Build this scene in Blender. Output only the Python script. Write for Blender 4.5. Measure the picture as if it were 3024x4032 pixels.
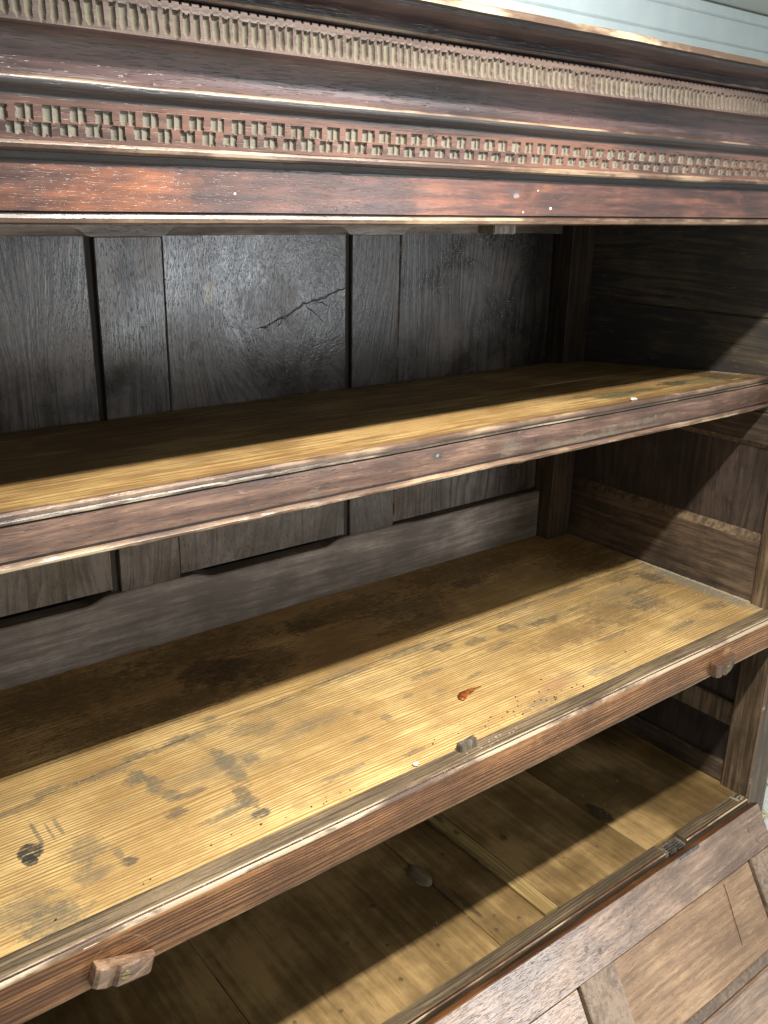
import bpy, bmesh, math, random
from mathutils import Vector, Matrix, noise
random.seed(7)
K = 0.8                                     # survey units -> metres
SC = bpy.context.scene
COL = SC.collection
for o in list(bpy.data.objects): bpy.data.objects.remove(o)

# ------------------------------------------------------------------ camera
yaw, pit, rol = (math.radians(a) for a in (38.317, -19.022, 1.248))
fw = Vector((math.sin(yaw)*math.cos(pit), math.cos(yaw)*math.cos(pit), math.sin(pit)))
r0 = Vector((math.cos(yaw), -math.sin(yaw), 0)); u0 = r0.cross(fw)
rr = r0*math.cos(rol) + u0*math.sin(rol); uu = u0*math.cos(rol) - r0*math.sin(rol)
cam = bpy.data.cameras.new('camera'); co = bpy.data.objects.new('camera', cam); COL.objects.link(co)
M = Matrix((rr, uu, -fw)).transposed().to_4x4(); M.translation = Vector((-.5289, -.9151, .0289))*K
co.matrix_world = M
cam.sensor_width = 36; cam.lens = 36*3563.5/4032; cam.clip_start = .02; cam.clip_end = 60
SC.camera = co
# ------------------------------------------------------------------ world, lamps, exposure
w = bpy.data.worlds.new('World'); SC.world = w; w.use_nodes = True
bg = w.node_tree.nodes['Background']; bg.inputs[0].default_value = (.84, .94, 1.0, 1); bg.inputs[1].default_value = .50
SC.view_settings.view_transform = 'Standard'; SC.view_settings.look = 'None'
SC.view_settings.exposure = 0; SC.view_settings.gamma = 1
def area(name, loc, tgt, sx, sy, power, col):
    l = bpy.data.lights.new(name, 'AREA'); l.shape = 'RECTANGLE'; l.size = sx*K; l.size_y = sy*K
    l.energy = power; l.color = col
    o = bpy.data.objects.new(name, l); COL.objects.link(o); o.location = Vector(loc)*K
    d = (Vector(tgt)-Vector(loc)).normalized()
    o.rotation_euler = d.to_track_quat('-Z', 'Y').to_euler()
    return o
kl = area('strip_lamp', (.30, -.50, .60), (.30, -.875, -.85), .75, .06, 44, (1, .955, .87)); kl.data.spread = math.radians(150)
area('window_light', (2.6, -3.6, -.5), (.5, .3, -.5), .9, 1.8, 46, (.90, .95, 1))
area('wall_fill_light', (2.6, 1.1, 1.12), (2.6, 2.2, .5), 1.6, .3, 40, (.93, .98, 1))  # unseen fill light, added only to brighten the boarded wall behind

# ------------------------------------------------------------------ node helpers
class NT:
    def __init__(s, name):
        s.m = bpy.data.materials.new(name); s.m.use_nodes = True; s.t = s.m.node_tree
        s.bsdf = s.t.nodes['Principled BSDF']; s._pos = None; s._nz = {}
    def put(s, sock, v):
        if v is None: return
        if hasattr(v, 'is_linked') or isinstance(v, bpy.types.NodeSocket): s.t.links.new(v, sock)
        elif isinstance(v, (tuple, list)) and len(v) == 3 and sock.type == 'RGBA': sock.default_value = (*v, 1)
        else: sock.default_value = v
    def n(s, typ, ins=(), **kw):
        d = s.t.nodes.new('ShaderNode'+typ)
        for k, v in kw.items(): setattr(d, k, v)
        for k, v in (ins.items() if isinstance(ins, dict) else enumerate(ins)): s.put(d.inputs[k], v)
        return d
    def ma(s, op, a, b=None, c=None, clamp=False):
        d = s.n('Math', operation=op, use_clamp=clamp)
        for i, v in enumerate((a, b, c)):
            if v is not None: s.put(d.inputs[i], v)
        return d.outputs[0]
    def vm(s, op, a, b=None):
        d = s.n('VectorMath', operation=op); s.put(d.inputs[0], a)
        if b is not None: s.put(d.inputs[1], b)
        return d.outputs['Value'] if op in ('LENGTH', 'DOT_PRODUCT') else d.outputs[0]
    def mix(s, f, a, b, mode='MIX'):
        d = s.n('Mix', data_type='RGBA', blend_type=mode, clamp_factor=True)
        s.put(d.inputs[0], f); s.put(d.inputs[6], a); s.put(d.inputs[7], b); return d.outputs[2]
    def noise(s, v, scale, det=3, rough=.55, dist=0):
        return s.n('TexNoise', {'Vector': v, 'Scale': scale, 'Detail': det, 'Roughness': rough, 'Distortion': dist}).outputs[0]
    def ss(s, v, lo, hi, a=0., b=1.):
        d = s.n('MapRange', interpolation_type='SMOOTHSTEP')
        for i, x in enumerate((v, lo, hi, a, b)): s.put(d.inputs[i], x)
        return d.outputs[0]
    def ramp(s, v, stops):
        d = s.n('ValToRGB'); s.put(d.inputs[0], v); e = d.color_ramp.elements
        while len(e) < len(stops): e.new(.5)
        for i, (p, c) in enumerate(stops): e[i].position = p; e[i].color = (*c, 1)
        return d.outputs[0]
    def pos(s):
        if s._pos is None: s._pos = s.vm('SCALE', s.n('NewGeometry').outputs['Position']); s._pos.node.inputs['Scale'].default_value = 1/K
        return s._pos
    def blob(s, c, r, soft=.5, wig=.5, nscale=14):
        """soft edged stain mask at survey position c with radii r"""
        d = s.vm('LENGTH', s.vm('DIVIDE', s.vm('SUBTRACT', s.pos(), c), r))
        if wig:
            if nscale not in s._nz: s._nz[nscale] = s.ma('SUBTRACT', s.noise(s.pos(), nscale, 4, .65), .5)
            d = s.ma('ADD', d, s.ma('MULTIPLY', s._nz[nscale], wig*2))
        return s.ss(d, 1+soft*.5, 1-soft*.5)

def wood(name, dark, light, axis='X', ring=0, rsl=(1, .35), streak=1., blotch=.6, pore=.5, fleck=0., rough=.5, rvar=.15,
         spec=.4, coat=0., bump=.35, fibre=(5, 110), warp=.02, patch=None, dust=None, stains=(), grime=0., grime_col=(.05, .045, .045), rand=.25, coatr=.22, ramp=(.22, .78), ringamt=.55, porel=1., brkamt=1., ringmarks=(), wander=5., rscale=9, swirl=None):
    T = NT(name)
    oi = T.n('ObjectInfo').outputs['Random']
    P = T.vm('ADD', T.n('TexCoord').outputs['Object'], T.vm('MULTIPLY', T.n('CombineXYZ', (oi, oi, oi)).outputs[0], (17.3, 9.1, 23.7)))
    sp = T.n('SeparateXYZ', (P,)).outputs
    o = {'X': (0, 1, 2), 'Y': (1, 0, 2), 'Z': (2, 0, 1)}[axis]
    a, b, c = (sp[i] for i in o)
    lowf = T.noise(T.n('CombineXYZ', (T.ma('MULTIPLY', a, 1.6), T.ma('MULTIPLY', b, 5), T.ma('MULTIPLY', c, 5))).outputs[0], 1., 2, .5)
    wv = T.ma('MULTIPLY', T.ma('SUBTRACT', lowf, .5), warp)
    if swirl:                                                       # crotch grain curling round a knot
        sc_, sr_, sa_ = swirl
        dv = T.vm('DIVIDE', T.vm('SUBTRACT', T.pos(), sc_), sr_)
        q = T.ma('POWER', 2.718, T.ma('MULTIPLY', T.vm('DOT_PRODUCT', dv, dv), -1.))
        wv = T.ma('ADD', wv, T.ma('MULTIPLY', T.ma('MULTIPLY', q, sa_), T.ma('ADD', .6, T.noise(P, 9, 3, .6, .8))))
    b2 = T.ma('ADD', b, wv); c2 = T.ma('ADD', c, T.ma('MULTIPLY', wv, .7))
    F = T.n('CombineXYZ', (T.ma('MULTIPLY', a, fibre[0]), T.ma('MULTIPLY', b2, fibre[1]), T.ma('MULTIPLY', c2, fibre[1]))).outputs[0]
    st = T.noise(F, 1., 6, .62)
    F2 = T.n('CombineXYZ', (T.ma('MULTIPLY', a, fibre[0]*9/porel), T.ma('MULTIPLY', b2, fibre[1]*8), T.ma('MULTIPLY', c2, fibre[1]*8))).outputs[0]
    po = T.noise(F2, 1., 2, .5)
    poreM = T.ss(po, .57, .68)
    bl = T.noise(P, 5.5, 5, .6)
    v = T.ma('ADD', .5, T.ma('MULTIPLY', T.ma('SUBTRACT', st, .5), 1.5*streak))
    v = T.ma('ADD', v, T.ma('MULTIPLY', T.ma('SUBTRACT', bl, .5), 1.6*blotch))
    rg = None
    if ring:
        t = T.ma('MULTIPLY', T.ma('ADD', T.ma('MULTIPLY', b2, rsl[0]), T.ma('MULTIPLY', c2, rsl[1])), ring)
        t = T.ma('ADD', t, T.ma('MULTIPLY', T.noise(F, .35, 2), 2.2))
        t = T.ma('ADD', t, T.ma('MULTIPLY', T.noise(T.n('CombineXYZ', (T.ma('MULTIPLY', a, 1.1), T.ma('MULTIPLY', b2, 17), T.ma('MULTIPLY', c2, 17))).outputs[0], 1., 2), wander))
        fr = T.ma('FRACT', t)
        rg = T.ma('MULTIPLY', T.ss(fr, .45, .92), T.ss(fr, 1., .93))
        rg = T.ma('MULTIPLY', rg, T.ss(T.noise(F, .8, 3), .28, .6))
        v = T.ma('SUBTRACT', v, T.ma('MULTIPLY', rg, ringamt))
    v = T.ma('SUBTRACT', v, T.ma('MULTIPLY', poreM, .4*pore))
    if rand: v = T.ma('ADD', v, T.ma('MULTIPLY', T.ma('SUBTRACT', oi, .5), rand))
    mid = tuple((x*y)**.5 for x, y in zip(dark, light))
    col = T.ramp(v, [(ramp[0], dark), (.5, mid), (ramp[1], light)])
    if patch:                                                       # worn patches of another tone
        pc, lo, hi, sc = patch
        pm = T.ss(T.noise(T.n('CombineXYZ', (T.ma('MULTIPLY', a, .45), b, c)).outputs[0], sc, 5, .62, .4), lo, hi)
        col = T.mix(T.ma('MULTIPLY', pm, T.ss(v, .15, .7, .45, 1.)), col, pc)
    if grime:
        gm = T.ss(T.noise(T.n('CombineXYZ', (T.ma('MULTIPLY', a, 5), T.ma('MULTIPLY', b2, 15), T.ma('MULTIPLY', c2, 15))).outputs[0], 1., 7, .72), .47, .72)
        col = T.mix(T.ma('MULTIPLY', gm, grime), col, grime_col)
    if fleck:
        F3 = T.n('CombineXYZ', (T.ma('MULTIPLY', a, fibre[0]*5), T.ma('MULTIPLY', b2, fibre[1]*1.6), T.ma('MULTIPLY', c2, fibre[1]*1.6))).outputs[0]
        fm = T.ss(T.noise(F3, 1., 2, .5, .6), .64, .73)
        col = T.mix(T.ma('MULTIPLY', fm, fleck), col, tuple(min(1, x*2.2+.06) for x in light))
    rg2 = T.ma('ADD', rough, T.ma('MULTIPLY', T.ma('SUBTRACT', T.noise(P, rscale, 5, .65), .5), rvar*2.2))
    if stains:
        dsh = T.noise(T.n('CombineXYZ', (T.ma('MULTIPLY', a, 45), T.ma('MULTIPLY', b2, 330), T.ma('MULTIPLY', c2, 330))).outputs[0], 1., 3, .6)
        brk = T.ma('SUBTRACT', T.ma('ADD', T.ma('MULTIPLY', dsh, 1.7), T.ma('MULTIPLY', T.noise(P, 150, 4, .75), 1.3)), 1.5)
    for (rc, rr_, rcol, ramt) in ringmarks:
        d = T.vm('LENGTH', T.vm('DIVIDE', T.vm('SUBTRACT', T.pos(), rc), rr_))
        mk = T.ss(T.ma('ABSOLUTE', T.ma('SUBTRACT', d, 1.)), .035, .012)
        col = T.mix(T.ma('MULTIPLY', T.ma('MULTIPLY', mk, T.ma('MULTIPLY', T.ss(T.noise(T.pos(), 40, 3), .35, .6), T.ss(T.n('SeparateXYZ', (T.vm('SUBTRACT', T.pos(), rc),)).outputs[2], .005, .025))), ramt), col, rcol)
    for (bc, br, scol, amt, soft, wig) in stains:
        mk = T.blob(bc, br, min(1.6, soft*1.7), wig, 34)
        mk = T.ma('MULTIPLY', T.ss(T.ma('ADD', T.ma('MULTIPLY', mk, 1.15), T.ma('MULTIPLY', brk, brkamt)), .5, 1.25), amt)
        col = T.mix(mk, col, scol)
    if dust:
        at = T.n('Attribute', attribute_name='cavity').outputs['Fac']
        dm = T.ma('MULTIPLY', at, T.ss(T.noise(P, 60, 4, .7), .25, .55, .55, 1.))
        col = T.mix(T.ma('MULTIPLY', dm, .95), col, dust)
        rg2 = T.ma('ADD', rg2, T.ma('MULTIPLY', at, .45))
    h = T.ma('ADD', T.ma('MULTIPLY', st, .6), T.ma('MULTIPLY', poreM, -.5*pore))
    h = T.ma('ADD', h, T.ma('MULTIPLY', bl, .8))
    if rg is not None: h = T.ma('ADD', h, T.ma('MULTIPLY', rg, -.5*ringamt if ringamt > .35 else -.08))
    bp = T.n('Bump', {'Strength': bump, 'Distance': .0022*K, 'Height': h}).outputs[0]
    B = T.bsdf.inputs
    T.put(B['Base Color'], col); T.put(B['Roughness'], T.ma('MAXIMUM', rg2, .12)); T.put(B['Normal'], bp)
    B['Specular IOR Level'].default_value = spec
    if coat:
        B['Coat Weight'].default_value = coat; B['Coat Roughness'].default_value = coatr; T.put(B['Coat Normal'], bp)
    return T.m
def plain(name, c, rough=.5, metal=0, bump=0, scale=60, c2=None, spec=.4):
    T = NT(name); P = T.n('TexCoord').outputs['Object']; nz = T.noise(P, scale, 4, .6)
    T.put(T.bsdf.inputs['Base Color'], T.mix(T.ss(nz, .35, .65), c, c2 or tuple(x*.7 for x in c)))
    T.bsdf.inputs['Roughness'].default_value = rough; T.bsdf.inputs['Metallic'].default_value = metal
    T.bsdf.inputs['Specular IOR Level'].default_value = spec
    if bump: T.put(T.bsdf.inputs['Normal'], T.n('Bump', {'Strength': bump, 'Distance': .002, 'Height': nz}).outputs[0])
    return T.m

DK = (.035, .032, .03)
GR = (.10, .095, .075)
low = -.85
S1 = [  # marks on the lower shelf: centre, radii, colour, amount, softness, wobble
 ((-.262,.211,low),(.020,.020,.05),(.03,.032,.03),.95,.25,.25),((-.268,.193,low),(.011,.014,.05),(.03,.032,.03),.95,.25,.3),
 ((-.243,.245,low),(.004,.035,.05),GR,.7,.6,.3),((-.226,.236,low),(.003,.026,.05),GR,.6,.6,.3),((-.212,.243,low),(.004,.03,.05),GR,.6,.6,.3),
 ((-.072,.285,low),(.022,.03,.05),GR,.75,.8,.8),((-.056,.250,low),(.018,.03,.05),GR,.7,.8,.8),((-.047,.215,low),(.018,.022,.05),GR,.65,.8,.8),
 ((-.06,.168,low),(.02,.016,.05),(.07,.06,.05),.7,.8,.8),((-.02,.197,low),(.035,.009,.05),(.12,.09,.06),.7,.5,.3),
 ((.062,.225,low),(.02,.07,.05),GR,.65,.8,.9),((.10,.222,low),(.022,.018,.05),GR,.7,.8,.8),((.042,.14,low),(.016,.04,.05),(.1,.085,.06),.75,.7,.8),
 ((.042,.092,low),(.018,.014,.05),(.06,.06,.055),.85,.5,.6),((.02,.128,low),(.03,.012,.05),GR,.5,.7,.6),((.10,.075,low),(.014,.01,.05),(.30,.20,.09),.6,.3,.3),
 ((-.16,.111,low),(.014,.012,.05),(.06,.06,.055),.8,.6,.7),((-.165,.13,low),(.009,.02,.05),GR,.6,.8,.7),((-.20,.17,low),(.035,.04,.05),GR,.5,.9,.9),
 ((-.21,.12,low),(.03,.025,.05),GR,.5,.9,.9),((-.28,.06,low),(.05,.04,.05),GR,.65,.9,.9),((-.3,.10,low),(.05,.04,.05),GR,.5,.9,.9),((-.29,.02,low),(.04,.03,.05),GR,.5,.9,.9),
 ((.15,.30,low),(.05,.03,.05),GR,.45,.9,1.),((.24,.25,low),(.06,.02,.05),GR,.35,.9,1.),
 ((.62,.335,low),(.03,.016,.05),(.05,.05,.05),.6,.8,1.),((.70,.315,low),(.035,.018,.05),(.06,.058,.05),.55,.8,1.),((.80,.325,low),(.03,.02,.05),(.05,.05,.05),.6,.8,1.),((.89,.297,low),(.05,.018,.05),(.06,.055,.045),.6,.8,1.),
 ((.88,.22,low),(.14,.05,.05),(.16,.10,.05),.5,.9,1.),((1.05,.23,low),(.10,.07,.05),(.15,.10,.05),.5,.9,1.),((1.16,.22,low),(.06,.05,.05),(.07,.07,.06),.5,.8,1.),
 ((1.30,.31,low),(.035,.06,.05),(.09,.08,.06),.8,.8,.6),((1.345,.2,low),(.03,.22,.05),(.20,.19,.15),.85,.9,.5),((1.24,.36,low),(.08,.03,.05),(.10,.085,.05),.6,.8,.8),
 ((.62,.062,low),(.05,.02,.05),(.16,.12,.08),.6,.8,.9),((.70,.09,low),(.06,.022,.05),(.30,.16,.09),.6,.9,.9),((.82,.075,low),(.05,.02,.05),(.17,.13,.09),.5,.8,.9),
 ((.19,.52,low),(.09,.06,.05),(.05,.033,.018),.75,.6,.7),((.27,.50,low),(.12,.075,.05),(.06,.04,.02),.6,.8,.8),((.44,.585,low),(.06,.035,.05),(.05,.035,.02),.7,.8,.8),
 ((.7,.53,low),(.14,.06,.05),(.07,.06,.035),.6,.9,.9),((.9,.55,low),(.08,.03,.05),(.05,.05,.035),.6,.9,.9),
 ((.497,.20,low),(.02,.012,.05),GR,.35,.8,.6),((.44,.225,low),(.014,.01,.05),(.12,.09,.07),.45,.7,.5),((.36,.19,low),(.013,.012,.05),GR,.5,.6,.6),((.33,.235,low),(.012,.008,.05),(.15,.1,.06),.5,.7,.6),
]
for k_ in range(9):
    x_ = -.27+.165*k_; S1.append(((x_, .317+.062*min(1, max(0, (x_+.27))), low), (.09, .010+.004*(k_ % 3), .05), (.13, .11, .08), .6, .9, .5))
for x_, y_, rx_, ry_ in ((-.2, .335, .03, .012), (-.05, .345, .04, .010), (.03, .348, .03, .012), (.10, .37, .02, .014), (.0, .12, .05, .010), (.2, .10, .05, .008), (.28, .16, .03, .006), (.33, .08, .03, .008), (.52, .27, .05, .010), (.6, .21, .03, .006), (.72, .27, .06, .012), (.95, .16, .07, .012), (1.12, .10, .06, .012), (1.2, .28, .07, .012), (1.0, .30, .04, .010), (1.28, .12, .05, .02)):
    S1.append(((x_, y_, low), (rx_, ry_, .05), (.11, .095, .07), .6, .9, .8))
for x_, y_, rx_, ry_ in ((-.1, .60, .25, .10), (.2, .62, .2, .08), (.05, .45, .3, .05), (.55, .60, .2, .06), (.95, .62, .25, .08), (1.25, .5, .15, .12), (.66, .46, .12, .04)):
    S1.append(((x_, y_, low), (rx_, ry_, .05), (.095, .062, .026), .7, 1., .8))  # wide brown smudges, strengthened to paint deeper shade along the shelf back
us = -.33
S2 = [((.93,.20,us),(.07,.035,.06),(.085,.085,.045),.8,.5,.6),((1.02,.205,us),(.05,.02,.06),(.08,.08,.05),.7,.5,.6),((.88,.235,us),(.05,.016,.06),(.09,.08,.04),.6,.7,.7),
      ((1.15,.215,us),(.05,.03,.06),(.03,.03,.03),.85,.6,.8),((1.22,.19,us),(.10,.05,.06),(.14,.12,.07),.7,.8,.9),((1.31,.2,us),(.06,.09,.06),(.07,.06,.04),.8,.8,.7),
      ((.5,.23,us),(.25,.07,.06),(.33,.19,.07),.5,.9,.9)]
fz = -1.351
S3 = [((1.02,.182,fz),(.022,.045,.05),(.03,.022,.014),.9,.4,.3),((.56,.16,fz),(.008,.06,.05),(.05,.03,.015),.8,.6,.3),((.545,.20,fz),(.02,.04,.05),(.06,.04,.02),.7,.7,.5),
      ((.535,.279,fz),(.027,.048,.05),(.035,.022,.012),.85,.5,.4)]
for (x, y, r) in [(.40,.27,.012),(.36,.17,.008),(.44,.11,.01),(.33,.09,.01),(.585,.10,.008),(.60,.13,.007),(.62,.065,.008),(.56,.07,.009),(.66,.06,.006),(.26,.02,.012),(.77,.26,.016),
                  (.83,.13,.008),(.92,.11,.008),(.62,.30,.009),(.30,.22,.01),(.5,.22,.009),(.86,.16,.007),(.20,.1,.01),(.12,.13,.009)]:
    if r > .0075: S3.append(((x, y, fz), (r*.55, r*.62, .05), (.05, .035, .02), .75, .6, .7))
by = .695
S4 = [((.302,by,-.1455),(.013,.05,.022),(.34,.25,.12),.8,.5,.6),((.285,by,-.145),(.012,.05,.02),(.03,.03,.03),.7,.5,.5),((.267,by,-.245),(.014,.05,.010),(.02,.018,.016),.8,.5,.4),((.285,by,-.205),(.010,.05,.008),(.16,.15,.13),.6,.5,.5),
      ((.515,by,-.18),(.05,.05,.03),(.20,.20,.20),.35,.9,1.),((.56,by,-.22),(.03,.05,.05),(.19,.19,.19),.4,.9,1.),((.622,by,-.16),(.012,.05,.007),(.27,.2,.09),.8,.5,.5),
      ((-.012,by,-.30),(.010,.05,.012),(.025,.024,.024),.8,.4,.3),((.04,by,-.335),(.035,.05,.03),(.03,.028,.027),.6,.7,.5),((.142,by,-.11),(.022,.05,.075),(.022,.022,.02),.75,.6,.5),((.17,by,-.245),(.05,.05,.018),(.025,.024,.022),.7,.7,.5),
      ((.81,by,-.2),(.028,.05,.2),(.13,.125,.115),.45,.5,.2)]
S5 = [((.41,0,.038),(.006,.05,.004),(.3,.31,.31),.45,.5,.9),((.405,0,.043),(.014,.05,.004),(.05,.05,.06),.6,.6,.8),((.4528,0,.0453),(.0016,.05,.0012),(.5,.47,.4),1,.3,0),((.4807,0,.0223),(.0027,.05,.0019),(.62,.6,.55),1,.3,0),((.4261,0,.0168),(.0017,.05,.0013),(.5,.47,.4),1,.3,0),
      ((-.02,0,.032),(.0016,.05,.0012),(.7,.68,.6),1,.3,0),((.18,0,.03),(.06,.05,.03),(.045,.03,.03),.5,.9,.9)]
S6 = [((.16,.12,-.375),(.012,.05,.010),(.17,.13,.10),.6,.6,.5),((.395,.12,-.352),(.014,.05,.009),(.035,.045,.05),.75,.7,.7),((.395,.12,-.352),(.004,.05,.004),(.3,.27,.2),.8,.6,.5),((.62,.12,-.36),(.006,.05,.006),(.03,.025,.02),.7,.6,.4),((.96,.12,-.36),(.005,.05,.005),(.2,.17,.13),.8,.6,.4),
      ((.75,.12,-.375),(.16,.05,.007),(.26,.22,.16),.45,.9,1.),((.9,.12,-.365),(.12,.05,.006),(.26,.22,.16),.4,.9,1.),((.56,.12,-.365),(.03,.05,.02),(.22,.19,.15),.4,.9,1.)]

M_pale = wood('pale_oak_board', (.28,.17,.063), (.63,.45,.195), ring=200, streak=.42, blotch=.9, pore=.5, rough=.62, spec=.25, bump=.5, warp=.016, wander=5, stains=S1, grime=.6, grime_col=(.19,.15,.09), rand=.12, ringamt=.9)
M_pale2 = wood('pale_oak_shelf', (.21,.12,.043), (.53,.355,.148), ring=110, ringamt=.35, wander=6, streak=1.0, blotch=1.0, pore=.6, fibre=(7,110), rough=.6, spec=.25, bump=.4, stains=S2, grime=.45, grime_col=(.18,.125,.065))
M_strip2 = wood('pale_cover_strip', (.20,.135,.05), (.44,.32,.14), axis='Y', streak=.8, ring=120, blotch=.6, pore=.3, rough=.6, spec=.25, bump=.4, stains=[((.69,.40,-1.351),(.01,.03,.05),(.06,.04,.02),.8,.6,.6),((.69,.33,-1.351),(.006,.012,.05),(.06,.04,.02),.8,.6,.6),((.672,.25,-1.351),(.006,.1,.05),(.1,.07,.03),.7,.8,.8)])
M_floor = wood('amber_floor_board', (.095,.058,.021), (.32,.21,.088), axis='Y', streak=.5, blotch=1.2, pore=.35, fibre=(4,80), rough=.55, spec=.3, bump=.3, stains=S3, rand=.2, grime=.4, grime_col=(.08,.052,.024))
M_strip = wood('grey_rail_top', (.058,.042,.025), (.205,.148,.088), ring=150, streak=1.0, pore=.6, fibre=(5,140), rough=.5, bump=.7, ringamt=.45)
M_mid = wood('reddish_rail_oak', (.065,.027,.011), (.34,.16,.062), ring=190, rsl=(.3,1), streak=.8, blotch=.5, pore=.6, rough=.45, rvar=.1, spec=.3, coat=.03, bump=.4, warp=.01, ringamt=.8, ringmarks=[((-.2227,0,-.9085),(.043,.06,.043),(.4,.26,.14),.35)], stains=[((1.145,0,-.878),(.016,.05,.012),(.42,.25,.12),.6,.6,.5),((1.085,0,-.895),(.010,.05,.02),(.04,.02,.012),.6,.6,.5)])
M_frieze = wood('red_polished_oak', (.042,.020,.016), (.18,.073,.046), streak=1.0, blotch=.9, pore=.12, fleck=.10, fibre=(12,140), rough=.36, spec=.5, coat=.3, bump=.7, patch=((.31,.105,.04), .56, .76, 14), stains=S5)
M_shelf = wood('brown_shelf_edge_oak', (.075,.040,.029), (.27,.16,.110), streak=1.1, blotch=.7, pore=.5, fleck=.2, fibre=(7,110), rough=.38, spec=.5, coat=.2, bump=.6, warp=.06, stains=S6)
M_mould = wood('dark_moulding_oak', (.022,.013,.013), (.10,.055,.05), streak=1.3, blotch=.8, pore=.6, fleck=.1, fibre=(6,120), rough=.32, spec=.5, coat=.4, bump=.6)
M_black = wood('blackened_oak', (.014,.012,.012), (.045,.036,.034), streak=1, blotch=.6, rough=.4, spec=.5, coat=.15, bump=.5)
M_carve = wood('carved_band_oak', (.05,.032,.027), (.12,.082,.066), streak=1.1, blotch=.8, pore=.3, rough=.5, spec=.35, coat=.0, bump=.4, dust=(.17,.155,.115))
M_carve2 = wood('chequer_band_oak', (.042,.023,.019), (.145,.070,.048), streak=1.2, blotch=1.3, pore=.4, rough=.45, spec=.4, coat=.1, bump=.5, dust=(.18,.168,.135))
M_back = wood('grey_back_oak', (.040,.032,.026), (.155,.123,.098), axis='Z', ring=55, rsl=(1,.3), ringamt=.34, streak=.6, blotch=1.3, pore=.7, porel=.7, fibre=(6,140), rough=.32, rvar=.42, rscale=5.5, spec=.6, coat=.2, coatr=.25, bump=.35, warp=.16, stains=S4, rand=.4)
M_backs = wood('swirled_back_oak', (.040,.032,.026), (.155,.123,.098), axis='Z', ring=55, rsl=(1,.3), ringamt=.34, streak=.6, blotch=1.3, pore=.7, porel=.7, fibre=(6,140), rough=.32, rvar=.42, rscale=5.5, spec=.6, coat=.2, coatr=.25, bump=.35, warp=.16, stains=S4, swirl=((.50,.695,-.19),(.16,.2,.15),.16), rand=.4)
M_backr = wood('grey_back_rail_oak', (.15,.12,.095), (.43,.355,.285), axis='X', streak=.8, blotch=1.0, pore=.6, fibre=(8,130), rough=.45, rvar=.2, spec=.4, bump=.4, warp=.05, grime=.4, grime_col=(.06,.05,.042))
M_side = wood('brown_side_oak', (.038,.027,.020), (.16,.108,.07), axis='Y', streak=.9, blotch=.9, pore=.6, fibre=(8,120), rough=.55, spec=.35, bump=.5)
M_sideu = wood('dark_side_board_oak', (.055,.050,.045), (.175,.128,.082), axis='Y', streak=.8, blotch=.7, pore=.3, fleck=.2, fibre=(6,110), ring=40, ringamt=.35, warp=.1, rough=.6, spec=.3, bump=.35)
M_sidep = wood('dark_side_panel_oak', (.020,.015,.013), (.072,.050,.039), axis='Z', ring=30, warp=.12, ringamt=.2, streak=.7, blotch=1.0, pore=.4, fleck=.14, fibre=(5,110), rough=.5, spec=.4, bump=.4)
M_post = wood('brown_post_oak', (.05,.033,.02), (.21,.145,.09), axis='Z', streak=1.2, blotch=.8, pore=.6, rough=.45, spec=.4, bump=.5)
M_doorr = wood('door_rail_oak', (.105,.064,.040), (.36,.235,.155), streak=.9, blotch=.8, pore=.6, fleck=.14, fibre=(8,130), rough=.30, rvar=.2, spec=.6, coat=.6, bump=.5, warp=.05, coatr=.28)
M_doorp = wood('door_panel_oak', (.17,.10,.055), (.45,.295,.17), streak=.8, blotch=.7, pore=.6, fleck=.1, fibre=(9,120), rough=.45, spec=.4, bump=.4)
M_doorm = wood('door_muntin_oak', (.095,.064,.044), (.29,.205,.14), axis='Y', streak=.9, blotch=.7, pore=.6, fibre=(8,120), rough=.42, spec=.45, bump=.5)
M_dooredge = wood('door_edge_oak', (.035,.014,.006), (.17,.07,.025), streak=1.1, blotch=.8, rough=.4, spec=.45, bump=.4)
M_worn = wood('worn_arris', (.10,.06,.036), (.44,.35,.235), streak=1.8, blotch=2.2, pore=.3, fibre=(10,60), rough=.42, spec=.45, bump=.5)
M_bead = wood('brown_bead', (.10,.06,.042), (.36,.25,.16), streak=1.2, blotch=1.4, pore=.3, fibre=(8,60), rough=.36, spec=.5, coat=.2, bump=.5)
M_worn2 = wood('rubbed_bead', (.06,.032,.02), (.28,.20,.125), streak=1.8, blotch=2.2, pore=.3, fibre=(8,40), rough=.36, rvar=.3, spec=.5, coat=.15, bump=.4)
M_void = wood('unlit_back_board', (.035,.031,.027), (.06,.053,.046), axis='Z', rough=.8, spec=.1, bump=.2)
M_cpost = wood('shaded_corner_post_oak', (.028,.021,.015), (.12,.083,.05), axis='Z', streak=1., blotch=.8, pore=.6, rough=.5, spec=.3, bump=.5)  # darker copy of the post oak, shade of the back corner in its colour
M_button = wood('turn_button_oak', (.08,.045,.027), (.30,.185,.115), streak=1.2, blotch=.8, pore=.8, rough=.36, spec=.5, coat=.2, bump=.4, fibre=(14,160))
M_stop = wood('grey_stop_oak', (.07,.055,.038), (.25,.205,.15), streak=1.3, axis='Z', rough=.6, bump=.6, fibre=(14,160))
M_brass = plain('old_brass', (.36,.28,.13), .35, 1., .2)
M_iron = plain('dull_iron', (.16,.15,.14), .45, .9, .4)
M_dirt = plain('pale_dust', (.36,.32,.24), .9, 0, .5, 300)
M_chip = plain('white_chip', (.62,.59,.52), .7)
M_leaf = plain('orange_flake', (.27,.075,.016), .38, 0, .3, 120, (.13,.032,.008), .4)

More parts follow.
